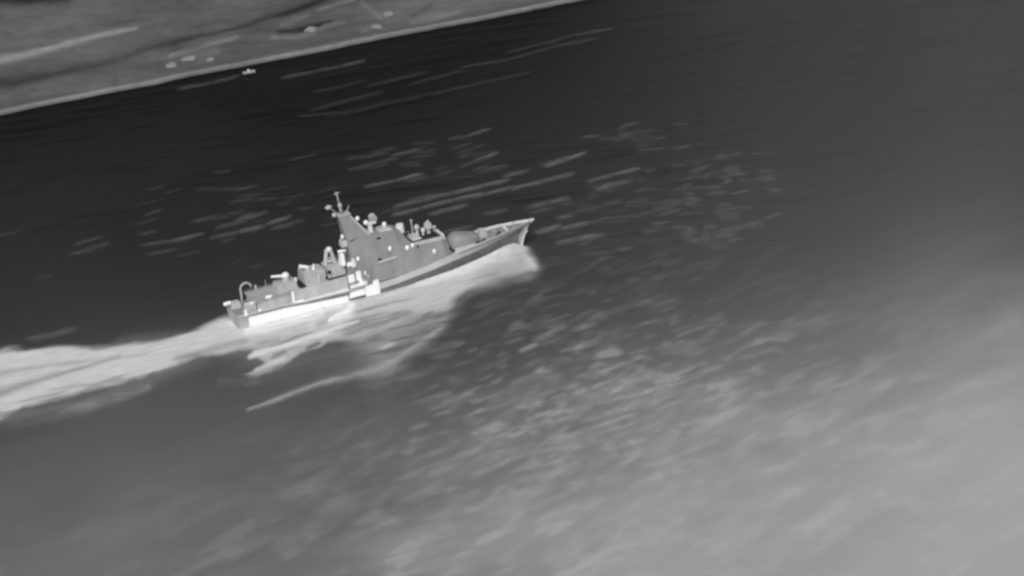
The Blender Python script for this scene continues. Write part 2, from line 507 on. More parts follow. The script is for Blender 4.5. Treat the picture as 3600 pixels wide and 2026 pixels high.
foam_line([(1345, 1042), (1450, 1008), (1560, 975), (1640, 938)], .8, .66, .75, .2, .4)

def heap(pts, alb, cover):
    """spray ridge along points in ship axes: x, y, height, half width"""
    global Zs
    Pw = np.stack([XX, YY], -1)
    cv = np.zeros_like(UU); hh = np.zeros_like(UU)
    for p, q in zip(pts, pts[1:]):
        d, t_, s__ = seg_dist(Pw, np.array(p[:2], float), np.array(q[:2], float))
        ww = p[3] + (q[3] - p[3]) * t_; h_ = p[2] + (q[2] - p[2]) * t_
        g_ = np.exp(-((d + .35 * edge_n) / ww) ** 2)
        cv = np.maximum(cv, g_); hh = np.maximum(hh, g_ * h_)
    Zs = np.maximum(Zs, hh)
    lay(cover * cv, alb)


for sg in (-1, 1):
    heap([(57.0, sg * .4, 1.6, 1.4), (53, sg * 1.8, 4.4, 1.5), (48, sg * 3.6, 5.0, 1.7), (42, sg * 5.4, 4.4, 1.8), (34, sg * 7.0, 3.6, 1.7), (24, sg * 7.8, 2.4, 1.5), (8, sg * 8.0, 1.2, 1.4)], .66, .85)
heap([(-62, -8.0, .9, 1.3), (-45, -8.6, .9, 1.4), (-24, -8.8, .7, 1.3)], .82, .9)

# the crests are paled too: brightness of the wave slopes painted on the tops
cr = np.clip(PALE, 0, 1)
lay(np.where(FA > .5, 0, cr * (.34 + .50 * rough_map)), np.full_like(UU, .50))
# keep the water off the hull's inside, and flat at the rim of this sheet
rim = smooth(0, 40, np.minimum.reduce([UU - U0, U1 - UU, VV - V0, V1 - VV]))
Zs = Zs * rim
FA = FA * rim
hullmask = (np.abs(YY) < 6.2 * smooth(57, 20, XX)) & (XX > -64) & (XX < 56)
Zs = np.where(hullmask, np.minimum(Zs, 0.1), Zs)
Zs += 0.10 * FA * edge_n                                  # churned surface in the foam


def grid_mesh(name, X, Y, Z, facemask=None):
    nvv, nuu = X.shape
    co = np.stack([X, Y, Z], -1).reshape(-1, 3)
    idx = np.arange(nvv * nuu).reshape(nvv, nuu)
    q = np.stack([idx[:-1, :-1], idx[:-1, 1:], idx[1:, 1:], idx[1:, :-1]], -1).reshape(-1, 4)
    keep = None
    if facemask is not None:
        q = q[facemask.reshape(-1)]
        keep = np.unique(q)
        remap = np.full(co.shape[0], -1); remap[keep] = np.arange(len(keep))
        q = remap[q]; co = co[keep]
    me = bpy.data.meshes.new(name)
    me.vertices.add(len(co)); me.vertices.foreach_set("co", co.astype(np.float32).ravel())
    me.loops.add(len(q) * 4); me.loops.foreach_set("vertex_index", q.astype(np.int32).ravel())
    me.polygons.add(len(q)); me.polygons.foreach_set("loop_start", (np.arange(len(q)) * 4).astype(np.int32))
    me.polygons.foreach_set("use_smooth", np.ones(len(q), bool))
    me.update(calc_edges=True)
    return me, keep


def add_attr(me, name, vals):
    a = me.attributes.new(name, 'FLOAT', 'POINT')
    a.data.foreach_set("value", vals.astype(np.float32).ravel())


wm = bpy.data.materials.new("sea_water")
t, b, o = nodes_of(wm)
b.inputs["Base Color"].default_value = (0.002, 0.002, 0.002, 1)
b.inputs["Roughness"].default_value = 0.32
b.inputs["IOR"].default_value = 1.085
tc = t.nodes.new("ShaderNodeTexCoord")
mp = t.nodes.new("ShaderNodeMapping"); mp.inputs["Scale"].default_value = (.10, .28, .2)
mp.inputs["Rotation"].default_value = (0, 0, math.radians(8))
nz = t.nodes.new("ShaderNodeTexNoise"); nz.inputs["Scale"].default_value = 1.0; nz.inputs["Detail"].default_value = 5
bp = t.nodes.new("ShaderNodeBump"); bp.inputs["Strength"].default_value = 0.15; bp.inputs["Distance"].default_value = 0.6
t.links.new(tc.outputs["Object"], mp.inputs[0]); t.links.new(mp.outputs[0], nz.inputs["Vector"])
t.links.new(nz.outputs[0], bp.inputs["Height"]); t.links.new(bp.outputs[0], b.inputs["Normal"])

me, _ = grid_mesh("sea", XX, YY, Zs)
sea = link("sea", me, wm); sea["kind"] = "structure"
# the flat sea beyond, joined at the rim, out to the horizon
FAR = 30000.0
bm = bmesh.new()
ci = [from_uv(U0, V0), from_uv(U1, V0), from_uv(U1, V1), from_uv(U0, V1)]
co_ = [from_uv(-FAR, -FAR), from_uv(FAR, -FAR), from_uv(FAR, FAR), from_uv(-FAR, FAR)]
A = [bm.verts.new((p[0], p[1], 0)) for p in ci]; B = [bm.verts.new((p[0], p[1], 0)) for p in co_]
for i in range(4):
    j = (i + 1) % 4
    bm.faces.new((A[i], B[i], B[j], A[j]))
so = fin(bm, "sea_beyond", wm, None, kind="structure")

# foam sheet
fm = bpy.data.materials.new("sea_foam")
t, b, o = nodes_of(fm)
at = t.nodes.new("ShaderNodeAttribute"); at.attribute_name = "cover"
al = t.nodes.new("ShaderNodeAttribute"); al.attribute_name = "albedo"
tc = t.nodes.new("ShaderNodeTexCoord")
mp = t.nodes.new("ShaderNodeMapping"); mp.inputs["Scale"].default_value = (.12, .45, .3)
mp.inputs["Rotation"].default_value = (0, 0, math.radians(-3))
nz = t.nodes.new("ShaderNodeTexNoise"); nz.inputs["Scale"].default_value = 1.0; nz.inputs["Detail"].default_value = 7
nz.inputs["Roughness"].default_value = .62
mr = t.nodes.new("ShaderNodeMapRange"); mr.inputs["From Min"].default_value = .25; mr.inputs["From Max"].default_value = .75
mr.inputs["To Min"].default_value = .78; mr.inputs["To Max"].default_value = 1.18
mu = t.nodes.new("ShaderNodeMath"); mu.operation = 'MULTIPLY'; mu.use_clamp = True
cc = t.nodes.new("ShaderNodeCombineColor")
t.links.new(tc.outputs["Object"], mp.inputs[0]); t.links.new(mp.outputs[0], nz.inputs["Vector"])
t.links.new(nz.outputs[0], mr.inputs[0]); t.links.new(mr.outputs[0], mu.inputs[0]); t.links.new(al.outputs["Fac"], mu.inputs[1])
for i in range(3): t.links.new(mu.outputs[0], cc.inputs[i])
t.links.new(cc.outputs[0], b.inputs["Base Color"])
b.inputs["Roughness"].default_value = .9
b.inputs["Specular IOR Level"].default_value = .1
t.links.new(at.outputs["Fac"], b.inputs["Alpha"])
fmask = (FA[:-1, :-1] > .012) | (FA[1:, 1:] > .012) | (FA[1:, :-1] > .012) | (FA[:-1, 1:] > .012)
me, keep = grid_mesh("foam", XX, YY, Zs + 0.06, fmask)
add_attr(me, "cover", FA.ravel()[keep]); add_attr(me, "albedo", FC.ravel()[keep])
foam = link("sea_foam", me, fm)
foam["kind"] = "stuff"
foam["label"] = "white foam of the wake and bow wave around the warship, with painted bright wave crests and streaks"
foam["category"] = "foam"

# ------------------------------------------------------------------ SHORE
sa = sea_uv(0, 405); sb = sea_uv(1800, 48)
sdir = (sb - sa) / np.linalg.norm(sb - sa)
snrm = np.array([-sdir[1], sdir[0]])
ns_, nt_ = 760, 190
ss = np.linspace(-260, 500, ns_)
tt = np.concatenate([np.linspace(-8, 14, 34), np.linspace(14.8, 420, nt_ - 34)])
S_, T_ = np.meshgrid(ss, tt)
wig = 1.5 * fbm(S_ / 24, S_ * 0, 71, 4) + 2.2 * (1 - ((S_ - 105) / 130) ** 2) * (np.abs(S_ - 105) < 160) * .6
Tn = T_
lu = sa[0] + S_ * sdir[0] + (T_ + wig) * snrm[0]
lv = sa[1] + S_ * sdir[1] + (T_ + wig) * snrm[1]
LX = ORI[0] + lu * RGT[0] + lv * FWD[0]; LY = ORI[1] + lu * RGT[1] + lv * FWD[1]
LZ = -2.5 + 4.3 * smooth(-6, 2.5, Tn) - .7 * smooth(3, 12, Tn)
LZ = LZ + smooth(4, 20, Tn) * (1.3 * fbm(S_ / 50, T_ / 22, 81, 4) + .8 * fbm(S_ / 12, T_ / 8, 91, 3)) + .006 * T_
ALB = .116 + .042 * fbm(S_ / 55, T_ / 26, 101, 3) + .03 * fbm(S_ / 20, T_ / 18, 111, 3) * np.exp(-((S_ - 95) / 90) ** 2)
LP = np.stack([lu, lv * SQ], -1)


def soil_line(pts, wd, dv, soft=1.0):
    global ALB
    pl = poly_sq(pts, 1.5)
    c = np.zeros_like(ALB)
    n_ = .5 * fbm(S_ / 9, T_ / 9, 121, 3)
    for i in range(len(pl) - 1):
        d, t_, s_ = seg_dist(LP, pl[i], pl[i + 1])
        ww = wd[i] + (wd[i + 1] - wd[i]) * t_ if isinstance(wd, (list, tuple)) else wd
        c = np.maximum(c, np.exp(-(np.maximum(0, d + n_ * ww * .5) / ww) ** 2))
    ALB = ALB + 1.25 * dv * c


soil_line([(-200, 270), (0, 214), (160, 178), (270, 145), (370, 118), (480, 100)], [5, 3.2, 2.6, 2.4, 2.0, 1.0], .13)
soil_line([(-100, 300), (60, 290), (170, 268), (350, 222), (520, 175), (700, 130), (820, 98), (940, 62), (1080, 22), (1160, -8)], [5, 4, 3, 3.4, 3., 2., 2., 2., 1.6, 1.6], -.045)
soil_line([(-60, 0), (120, 5), (240, -6)], 4, -.07)
soil_line([(600, 195), (700, 170), (760, 152), (830, 132)], [1.2, 1.6, 1.8, 1.2], .07)
soil_line([(585, 205), (640, 195), (700, 190), (760, 180)], 2.4, .03)
soil_line([(980, 112), (1030, 108), (1100, 92), (1160, 76)], [1.6, 2.2, 2.4, 1.2], -.06)
soil_line([(960, 128), (1040, 124), (1100, 108), (1150, 86), (1210, 76)], [1., 1.3, 1.4, 1.3, .8], .06)
soil_line([(1000, 84), (1050, 66), (1080, 54)], [2.4, 2.8, 1.6], .055)
soil_line([(1120, 34), (1180, 16), (1240, -4)], 1.3, .06)
soil_line([(1270, 10), (1310, 40), (1340, 58)], 1.5, .045)
soil_line([(1280, 105), (1320, 90), (1345, 100)], 1.6, .045)
soil_line([(1450, 78), (1530, 62), (1610, 36)], [1.6, 2.6, 1.4], .05)
soil_line([(1510, 18), (1480, 40), (1450, 50)], 1.6, -.03)
soil_line([(160, 320), (260, 308), (420, 290)], 3.6, .02)
soil_line([(400, 285), (412, 300)], 2.2, -.03)
ALB = ALB + .09 * np.exp(-((Tn - .9) / .85) ** 2) * (1 + .3 * fbm(S_ / 14, T_ * 0, 131, 3))      # the bare sand rim
ALB = ALB * np.where(Tn < -1.2, .35, 1)
me, _ = grid_mesh("land", LX, LY, LZ)
add_attr(me, "albedo", np.clip(ALB, .01, .6))
lm = bpy.data.materials.new("shore_soil")
t, b, o = nodes_of(lm)
al = t.nodes.new("ShaderNodeAttribute"); al.attribute_name = "albedo"
tc = t.nodes.new("ShaderNodeTexCoord")
nz = t.nodes.new("ShaderNodeTexNoise"); nz.inputs["Scale"].default_value = .25; nz.inputs["Detail"].default_value = 8
mr = t.nodes.new("ShaderNodeMapRange"); mr.inputs["From Min"].default_value = .3; mr.inputs["From Max"].default_value = .7
mr.inputs["To Min"].default_value = .88; mr.inputs["To Max"].default_value = 1.12
mu = t.nodes.new("ShaderNodeMath"); mu.operation = 'MULTIPLY'
cc = t.nodes.new("ShaderNodeCombineColor")
t.links.new(tc.outputs["Object"], nz.inputs["Vector"]); t.links.new(nz.outputs[0], mr.inputs[0])
t.links.new(mr.outputs[0], mu.inputs[0]); t.links.new(al.outputs["Fac"], mu.inputs[1])
for i in range(3): t.links.new(mu.outputs[0], cc.inputs[i])
t.links.new(cc.outputs[0], b.inputs["Base Color"]); b.inputs["Roughness"].default_value = .95
b.inputs["Specular IOR Level"].default_value = .05
land = link("land", me, lm); land["kind"] = "structure"


def land_z(px, py):
    p = sea_uv(px, py, 1.5) - sa
    s = float(p @ sdir); tq = float(p @ snrm)
    i = int(np.clip(np.searchsorted(ss, s), 1, ns_ - 1)); wv = wig[0, i]
    j = int(np.clip(np.searchsorted(tt, tq - wv), 1, nt_ - 1))
    return float(LZ[j, i])


M_ROCK = paint("pale_rock", .21, rough=.95, var=.25, scale=1.2)


def rock(px, py, L, W, Hh, rot, label, seed):
    z = land_z(px, py)
    p = sea_xy(px, py, z)
    bm = bmesh.new()
    bmesh.ops.create_icosphere(bm, subdivisions=3, radius=1)
    r = random.Random(seed)
    ph = [r.uniform(0, 6) for _ in range(6)]
    for v in bm.verts:
        c = v.co
        k = 1 + .14 * math.sin(3 * c.x + ph[0]) + .12 * math.sin(4 * c.y + ph[1]) + .08 * math.sin(7 * c.z + 5 * c.x + ph[2]) + .05 * math.sin(11 * c.y + ph[3])
        v.co = Vector((c.x * L * k, c.y * W * k, max(-.5, c.z * k) * Hh * 1.3))
    o = fin(bm, "boulder", M_ROCK, None, smoothf=True)
    o.location = (p[0], p[1], z); o.rotation_euler = (0, 0, math.radians(rot))
    o["label"] = label; o["category"] = "rock"; o["group"] = "pale rocks on the shore"


rock(603, 232, 3.6, 2.6, 1.2, -20, "low pale rock mound at the left end of the rocky patch", 1)
rock(664, 210, 3.8, 2.2, 1.2, -15, "long pale rock mound in the middle of the left rocky patch", 2)
rock(740, 212, 2.6, 2.2, 1.0, 10, "small dim rock mound at the right end of the left rocky patch", 3)
rock(1095, 108, 4.0, 2.2, 1.3, -5, "pale rock mound on the light rim of the dark oval hollow", 4)
rock(1327, 96, 3.0, 1.9, 1.1, -60, "small bright rock mound just inland of the sand rim, right of the oval hollow", 5)
rock(1366, 52, 2.6, 2.6, 1.4, 0, "rounded pale rock mound farther inland at the end of the light track", 6)

# ------------------------------------------------------------------ SMALL BOAT
bp_ = sea_xy(877, 258)
boat = empty("motor_boat", (bp_[0], bp_[1], .1), label="small pale motor boat heading right, close under the dark shoreline", category="boat")
boat.rotation_euler = (0, 0, math.radians(-12))
bm = bmesh.new()
secs = []
for x, hw, zt in [(-2.6, 1.0, .75), (-1.2, 1.15, .75), (.6, 1.1, .85), (1.9, .7, 1.0), (2.9, .04, 1.2)]:
    secs.append([bm.verts.new((x, -hw, zt)), bm.verts.new((x, -hw * .7, 0)), bm.verts.new((x - .1, 0, -.35)), bm.verts.new((x, hw * .7, 0)), bm.verts.new((x, hw, zt))])
for a, c in zip(secs, secs[1:]):
    for i in range(4): bm.faces.new((a[i], c[i], c[i + 1], a[i + 1]))
    bm.faces.new((a[0], a[4], c[4], c[0]))
bm.faces.new(secs[0]); bm.faces.new(secs[-1][::-1])
fin(bm, "hull", M_MID, boat)
bm = bmesh.new(); slab(bm, -.9, .7, -.75, .75, .7, 1.9, .1, .5, .15); fin(bm, "cabin", M_STRAKE, boat, .08)
bm = bmesh.new(); slab(bm, -3.1, -2.62, -.25, .25, .1, 1.15, .1, .0, .04); fin(bm, "engine", M_MID, boat, .05)

# ------------------------------------------------------------------ WARSHIP
ship = empty("warship", (0, 0, 0), label="grey warship with a raked mast steaming right in a broad white wake", category="warship")
XS = -66.0


def interp(x, tab):
    return float(np.interp(x, [p[0] for p in tab], [p[1] for p in tab]))


ZA = [(-66, 5.3), (-47, 5.3), (-36, 4.8), (-20, 4.4), (-8, 2.0), (0, 2.6), (13, 4.1), (25, 5.7), (38, 6.9), (50, 8.4), (59, 9.9), (63, 10.6)]
ZB = [(-66, 6.0), (-47, 6.0), (-36, 5.6), (-20, 5.4), (-8, 4.6), (0, 5.1), (13, 6.6), (25, 8.8), (38, 10.1), (50, 10.9), (63, 11.5)]


def bread(s, full, entry, aft, pw=2.0):
    """half breadth along 0..1 of a level's length"""
    b = 1.0
    if s < .35: b = aft + (1 - aft) * math.sin(s / .35 * math.pi / 2)
    if s > entry: b = max(0, 1 - ((s - entry) / (1 - entry)) ** pw)
    return full * b


# levels: stem x, full half-breadth, entry start, stern factor
def level_pts(kind, n=72):
    pts = []
    for i in range(n + 1):
        s = i / n
        s = 1 - (1 - s) ** 1.25
        if kind == 'keel': xs, f, e, a, z = 55.0, 5.0, .42, .75, -4.0
        elif kind == 'wl': xs, f, e, a, z = 56.2, 6.7, .45, .90, 0.0
        elif kind == 'mid': xs, f, e, a, z = 57.4, 7.0, .52, .92, None
        elif kind == 'za': xs, f, e, a, z = 60.2, 7.5, .62, .92, None
        else: xs, f, e, a, z = 63.0, 7.35, .66, .92, None
        pw = 2.6 if kind == 'zb' else 2.0
        x = XS + s * (xs - XS)
        if kind == 'za': z = interp(x, ZA)
        if kind == 'zb': z = interp(x, ZB)
        if kind == 'mid': z = interp(x, ZA) * .45
        if kind in ('keel', 'wl', 'mid') : x = x + (1 - s) * .0
        pts.append((x, bread(s, f, e, a, pw), z))
    return pts


L_keel, L_wl, L_mid, L_za, L_zb = [level_pts(k) for k in ('keel', 'wl', 'mid', 'za', 'zb')]


def skin(levels, name, mat, ends=True, smoothf=True, close_top=False):
    bm = bmesh.new()
    for sgn in (-1, 1):
        rows = [[bm.verts.new((p[0], sgn * p[1], p[2])) for p in L] for L in levels]
        for a, c in zip(rows, rows[1:]):
            for i in range(len(a) - 1):
                f = (a[i], a[i + 1], c[i + 1], c[i])
                bm.faces.new(f if sgn < 0 else f[::-1])
    bmesh.ops.remove_doubles(bm, verts=bm.verts, dist=1e-4)
    return fin(bm, name, mat, ship, smoothf=smoothf)


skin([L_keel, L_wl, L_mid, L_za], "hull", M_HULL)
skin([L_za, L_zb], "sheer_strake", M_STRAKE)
# stem bar, pale where the plates meet
bm = bmesh.new()
pr = None
for p, q in [((56.25, 0, 0.0), (57.5, 0, 4.3)), ((57.5, 0, 4.3), (60.3, 0, 9.9)), ((60.3, 0, 9.9), (63.1, 0, 11.55))]:
    tube(bm, p, q, .42, .42, 8)
fin(bm, "stem_bar", M_PALE, ship)
def hull_y(x, z):
    col = []
    for L in (L_wl, L_mid, L_za, L_zb):
        xs_ = [p[0] for p in L]
        col.append((float(np.interp(x, xs_, [p[2] for p in L])), float(np.interp(x, xs_, [p[1] for p in L], right=0))))
    return float(np.interp(z, [c[0] for c in col], [c[1] for c in col]))


def plate(name, x0, x1, z0, z1, mat, n=16, proud=.07, rows=3, sides=(-1, 1)):
    """plating laid a little proud of the hull side; z0, z1 are functions of x"""
    out = []
    for sgn in sides:
        bm = bmesh.new(); g = []
        for i in range(n + 1):
            x = x0 + (x1 - x0) * i / n
            g.append([bm.verts.new((x, sgn * (hull_y(x, z0(x) + (z1(x) - z0(x)) * k / rows) + proud), z0(x) + (z1(x) - z0(x)) * k / rows)) for k in range(rows + 1)])
        for a, c in zip(g, g[1:]):
            for k in range(rows): bm.faces.new((a[k], c[k], c[k + 1], a[k + 1]))
        out.append(fin(bm, name, mat, ship, smoothf=True))
    return out


plate("hot_side_skin", -61.8, -20.7, lambda x: .1, lambda x: interp(x, ZA) - .75 - .03 * max(0, x + 50), M_WHITE)  # white skin added to paint in the hot hull side's brightness
plate("quarter_plating", -65.95, -61.8, lambda x: -.5, lambda x: 5.2, M_AFT, 4)
plate("bow_plating", 55.4, 59.9, lambda x: interp(x, [(55.4, .5), (56.6, 2.5), (57.9, 5.6), (59.9, 9.4)]), lambda x: interp(x, [(55.4, 6.0), (56.6, 7.4), (57.9, 9.3), (59.9, 10.1)]), M_STRAKE, 8)
# transom
bm = bmesh.new()
pts = [(XS, -L_zb[0][1], L_zb[0][2]), (XS, -L_wl[0][1], 0), (XS, -L_keel[0][1], -4)]
vs = [bm.verts.new(p) for p in pts] + [bm.verts.new((p[0], -p[1], p[2])) for p in reversed(pts)]
bm.faces.new(vs)
fin(bm, "transom", M_AFT, ship)
# quarterdeck (open, aft) and foredeck inside the strake
bm = bmesh.new()
slab(bm, XS + .05, -57.4, -6.6, 6.6, 5.1, 5.5)
fin(bm, "quarterdeck", M_DECK, ship)


def deck_strip(x0, x1, zoff, inset, name, mat, n=26):
    bm = bmesh.new()
    row = []
    for i in range(n + 1):
        x = x0 + (x1 - x0) * i / n
        s = (x - XS) / (63.0 - XS)
        hb = max(.05, bread(s, 7.35, .66, .92, 2.6) - inset)
        z = interp(x, ZB) + zoff
        row.append((bm.verts.new((x, -hb, z)), bm.verts.new((x, 0, z + .12)), bm.verts.new((x, hb, z)),
                    bm.verts.new((x, -hb, z - .5)), bm.verts.new((x, hb, z - .5))))
    for a, c in zip(row, row[1:]):
        bm.faces.new((a[0], c[0], c[1], a[1])); bm.faces.new((a[1], c[1], c[2], a[2]))
        bm.faces.new((a[3], c[3], c[0], a[0])); bm.faces.new((a[2], c[2], c[4], a[4]))
    return fin(bm, name, mat, ship)


deck_strip(20, 61.8, -.75, .12, "foredeck", M_DECK)
deck_strip(-58, 22, -.05, .05, "side_deck", M_DECK)
# bulwark cap along the bow
bm = bmesh.new()
for sgn in (-1, 1):
    prev = None
    for i in range(25):
        x = 24 + (62.9 - 24) * i / 24
        s = (x - XS) / (63.0 - XS)
        p = Vector((x, sgn * max(0, bread(s, 7.35, .66, .92, 2.6)), interp(x, ZB) + .05))
        if prev is not None: tube(bm, prev, p, .13, .13, 6)
        prev = p
fin(bm, "bulwark_cap", M_PALE, ship)

# --- forward superstructure: one sloped block from side to side, then a narrower one
def shell(name, secs, mat, bevel=0.0):
    """secs: list of cross sections (x_bottom, x_top, half_bottom, half_top, z_bottom, z_top) lofted fore and aft"""
    bm = bmesh.new()
    rows = []
    for (xb, xt, hb, ht, zb, zt) in secs:
        rows.append([bm.verts.new((xb, -hb, zb)), bm.verts.new((xt, -ht, zt)), bm.verts.new((xt, ht, zt)), bm.verts.new((xb, hb, zb))])
    for a, c in zip(rows, rows[1:]):
        for i in range(4):
            j = (i + 1) % 4
            bm.faces.new((a[i], c[i], c[j], a[j]))
    bm.faces.new(rows[0]); bm.faces.new(rows[-1][::-1])
    return fin(bm, name, mat, ship, bevel)


shell("main_superstructure", [
    (-19.5, -18.6, 7.1, 6.1, 4.9, 15.6),
    (-12.0, -12.0, 7.25, 6.1, 4.8, 16.4),
    (8.0, 8.0, 7.25, 5.9, 5.6, 16.6),
    (22.0, 21.0, 7.1, 5.7, 7.8, 16.3),
    (25.2, 22.6, 5.6, 4.6, 8.6, 15.9)], M_WALL, .12)
shell("bridge_block", [
    (-17.2, -16.6, 5.9, 4.2, 15.8, 23.0),
    (-8.0, -8.0, 6.0, 4.4, 16.0, 23.6),
    (3.0, 2.2, 5.9, 4.2, 16.2, 23.2),
    (8.6, 5.0, 4.8, 3.4, 16.3, 22.6)], M_WALL, .12)
# low bulge of the bridge roof
bm = bmesh.new(); slab(bm, -3.0, 2.6, -3.0, 3.0, 23.2, 24.2, .8, .8, .7); fin(bm, "roof_house", M_MID, ship, .1)
bm = bmesh.new(); slab(bm, 9.6, 14.4, -3.8, 3.4, 16.3, 17.5, .8, 1.2, .8); fin(bm, "forward_roof_house", M_STRAKE, ship, .1)
# pale edge bands along the low forward roof
bm = bmesh.new()
hexa(bm, [(8.4, -6.02, 15.3), (21.6, -5.86, 15.1), (21.6, -5.6, 15.1), (8.4, -5.7, 15.3)],
     [(8.4, -5.98, 16.9), (21.2, -5.78, 16.6), (21.2, -5.5, 16.6), (8.4, -5.6, 16.9)])
fin(bm, "roof_edge_band", M_STRAKE, ship)
bm = bmesh.new()
hexa(bm, [(22.3, -5.0, 14.6), (23.1, -5.0, 14.6), (23.1, 4.0, 14.6), (22.3, 4.0, 14.6)],
     [(21.5, -4.9, 16.9), (22.5, -4.9, 16.9), (22.5, 4.0, 16.9), (21.5, 4.0, 16.9)])
fin(bm, "front_coaming", M_PALE, ship)

# black sheets added for the camera's dark sharpening rims round the gear
for (x0, x1, y0, y1, z) in [(9.0, 20.9, -4.9, 5.2, 16.62), (-15.9, -14.0, -3.9, 3.9, 23.25)]:
    bm = bmesh.new(); slab(bm, x0, x1, y0, y1, z - .5, z + .06); fin(bm, "roof_halo_sheet", M_DARK, ship)
bm = bmesh.new(); slab(bm, 22.9, 26.4, -5.2, 5.6, 7.6, 8.95); fin(bm, "deck_halo_sheet", M_DARK, ship)  # added dark slab for the black gap before the bridge front

# --- raked mast tower
bm = bmesh.new()
hexa(bm, [(-16.6, -3.5, 22.6), (-6.9, -2.9, 23.4), (-6.9, 2.9, 23.4), (-16.6, 3.5, 22.6)],
     [(-18.1, -1.7, 33.4), (-14.0, -1.3, 33.0), (-14.0, 1.3, 33.0), (-18.1, 1.7, 33.4)])
fin(bm, "mast_tower", M_WALL, ship, .15)
bm = bmesh.new()
hexa(bm, [(-7.6, -3.0, 23.4), (-6.6, -2.9, 23.4), (-6.6, -2.2, 23.4), (-7.6, -2.2, 23.4)],
     [(-14.4, -1.45, 33.2), (-13.75, -1.35, 33.2), (-13.75, -.8, 33.2), (-14.4, -.8, 33.2)])
fin(bm, "mast_edge_plate", M_STRAKE, ship)
bm = bmesh.new(); slab(bm, -18.6, -13.4, -1.9, 1.9, 33.2, 33.8); fin(bm, "mast_platform", M_MID, ship, .05)
bm = bmesh.new(); tube(bm, (-16.3, 0, 33.6), (-16.9, 0, 38.0), .62, .45, 12); tube(bm, (-16.9, 0, 38.0), (-17.4, 0, 42.6), .36, .2, 10)
pole = fin(bm, "mast_pole", M_MID, ship, smoothf=True)
bm = bmesh.new(); tube(bm, (-18.3, .3, 42.3), (-16.4, -.3, 42.9), .22, .22, 8); tube(bm, (-17.4, -1.4, 42.7), (-17.4, 1.4, 42.7), .16, .16, 8)
fin(bm, "crossbar", M_MID, pole)
bm = bmesh.new(); ball(bm, (-16.7, 0, 37.4), .9, 1, 1, 1.3); fin(bm, "pole_collar", M_MID, pole, smoothf=True)
# arms aft of the mast head with pods
def pod(name, base, tip, rball, mat, stretch=(1, 1, 1), armr=.2):
    bm = bmesh.new(); tube(bm, base, tip, armr, armr, 8)
    a = fin(bm, name, M_MID, ship)
    bm = bmesh.new(); ball(bm, tip, rball, *stretch)
    fin(bm, "pod", mat, a, smoothf=True)
    return a


pod("antenna_arm", (-17.6, 0, 33.9), (-21.4, 0, 37.7), .95, M_MID, (1.5, 1, .95), .16)
pod("antenna_arm", (-17.8, -.8, 33.4), (-19.8, -.8, 34.4), .85, M_STRAKE, (1, 1, 1.1))
pod("antenna_arm", (-12.6, -.9, 30.6), (-10.6, -1.0, 30.7), .78, M_WHITE, (1, 1, 1.2))
pod("antenna_arm", (-16.4, -1.6, 24.8), (-18.0, -1.6, 25.0), .75, M_PALE, (.95, 1, 1.5))
bm = bmesh.new(); tube(bm, (-14.2, .8, 33.4), (-12.8, .8, 36.2), .22, .16, 8); fin(bm, "whip_aerial", M_MID, ship)
bm = bmesh.new(); slab(bm, -18.9, -16.2, -2.6, 1.4, 20.9, 23.4, .3, .2, .3); fin(bm, "aft_ledge_house", M_STRAKE, ship, .15)

# --- roof gear, each on its own foot
def director(name, x, y, z0, z1, r, kind, mat=M_PALE, dish=None):
    bm = bmesh.new(); tube(bm, (x, y, z0), (x, y, z1), r * .62, r * .5, 12)
    a = fin(bm, name, mat, ship, smoothf=False)
    bm = bmesh.new()
    if kind == 'dome':
        ball(bm, (x, y, z1 + r * .6), r, 1, 1, 1.05)
        fin(bm, "dome", mat, a, smoothf=True)
    elif kind == 'drum':
        tube(bm, (x, y, z1), (x, y, z1 + 2.0 * r), r, r * .9, 16)
        fin(bm, "drum", mat, a, .1)
    elif kind == 'box':
        slab(bm, x - r, x + r, y - r, y + r, z1, z1 + 1.7 * r, r * .2, r * .3, r * .15)
        fin(bm, "sensor_box", mat, a, .08)
    return a


p = director("radar_pedestal", -5.6, 0, 23.3, 27.4, 1.7, 'none', M_PALE)
bm = bmesh.new(); tube(bm, (-4.2, -.9, 28.7), (-4.0, 1.2, 29.3), 1.65, 1.5, 18); fin(bm, "radar_drum", M_MID, p, .1)
bm = bmesh.new(); ball(bm, (-7.3, -.6, 28.0), .95, 1.1, 1, 1); fin(bm, "side_sensor", M_WHITE, p, smoothf=True)
bm = bmesh.new(); slab(bm, -7.4, -3.2, -1.0, 1.0, 26.8, 27.6); fin(bm, "yoke", M_PALE, p, .1)
director("roof_sensor", .1, -.6, 23.6, 25.0, .85, 'dome', M_WHITE)
director("fire_director", 6.2, -1.0, 18.0, 20.6, 1.7, 'drum', M_PALE)
director("fire_director", 13.8, 1.0, 16.3, 19.4, 1.15, 'dome', M_STRAKE)
director("roof_sensor", 12.3, 2.2, 16.3, 22.6, .55, 'dome', M_MID)
director("fire_director", 18.4, .5, 16.2, 18.8, 1.35, 'box', M_STRAKE)
director("roof_sensor", 15.9, .2, 16.3, 18.2, .7, 'box', M_PALE)
director("roof_sensor", 21.0, .8, 16.0, 17.9, .8, 'dome', M_MID)
bm = bmesh.new(); tube(bm, (15.4, .6, 18.8), (19.6, .6, 20.6), .28, .28, 8); tube(bm, (17.2, .6, 20.0), (18.9, .6, 21.9), .5, .45, 8)
fin(bm, "launcher_rail", M_STRAKE, ship)
for a_, b_ in ((9.6, 11.2), (16.8, 19.6)):
    bm = bmesh.new()
    for x in (a_, b_): tube(bm, (x, 3.8, 16.4), (x, 3.8, 18.2), .14, .14, 6)
    tube(bm, (a_, 3.8, 18.1), (b_, 3.8, 18.1), .13, .13, 6)
    fin(bm, "roof_railing", M_MID, ship)

# --- fittings on the starboard wall
def wall_y(z): return -(7.25 - (z - 5.6) * .118)


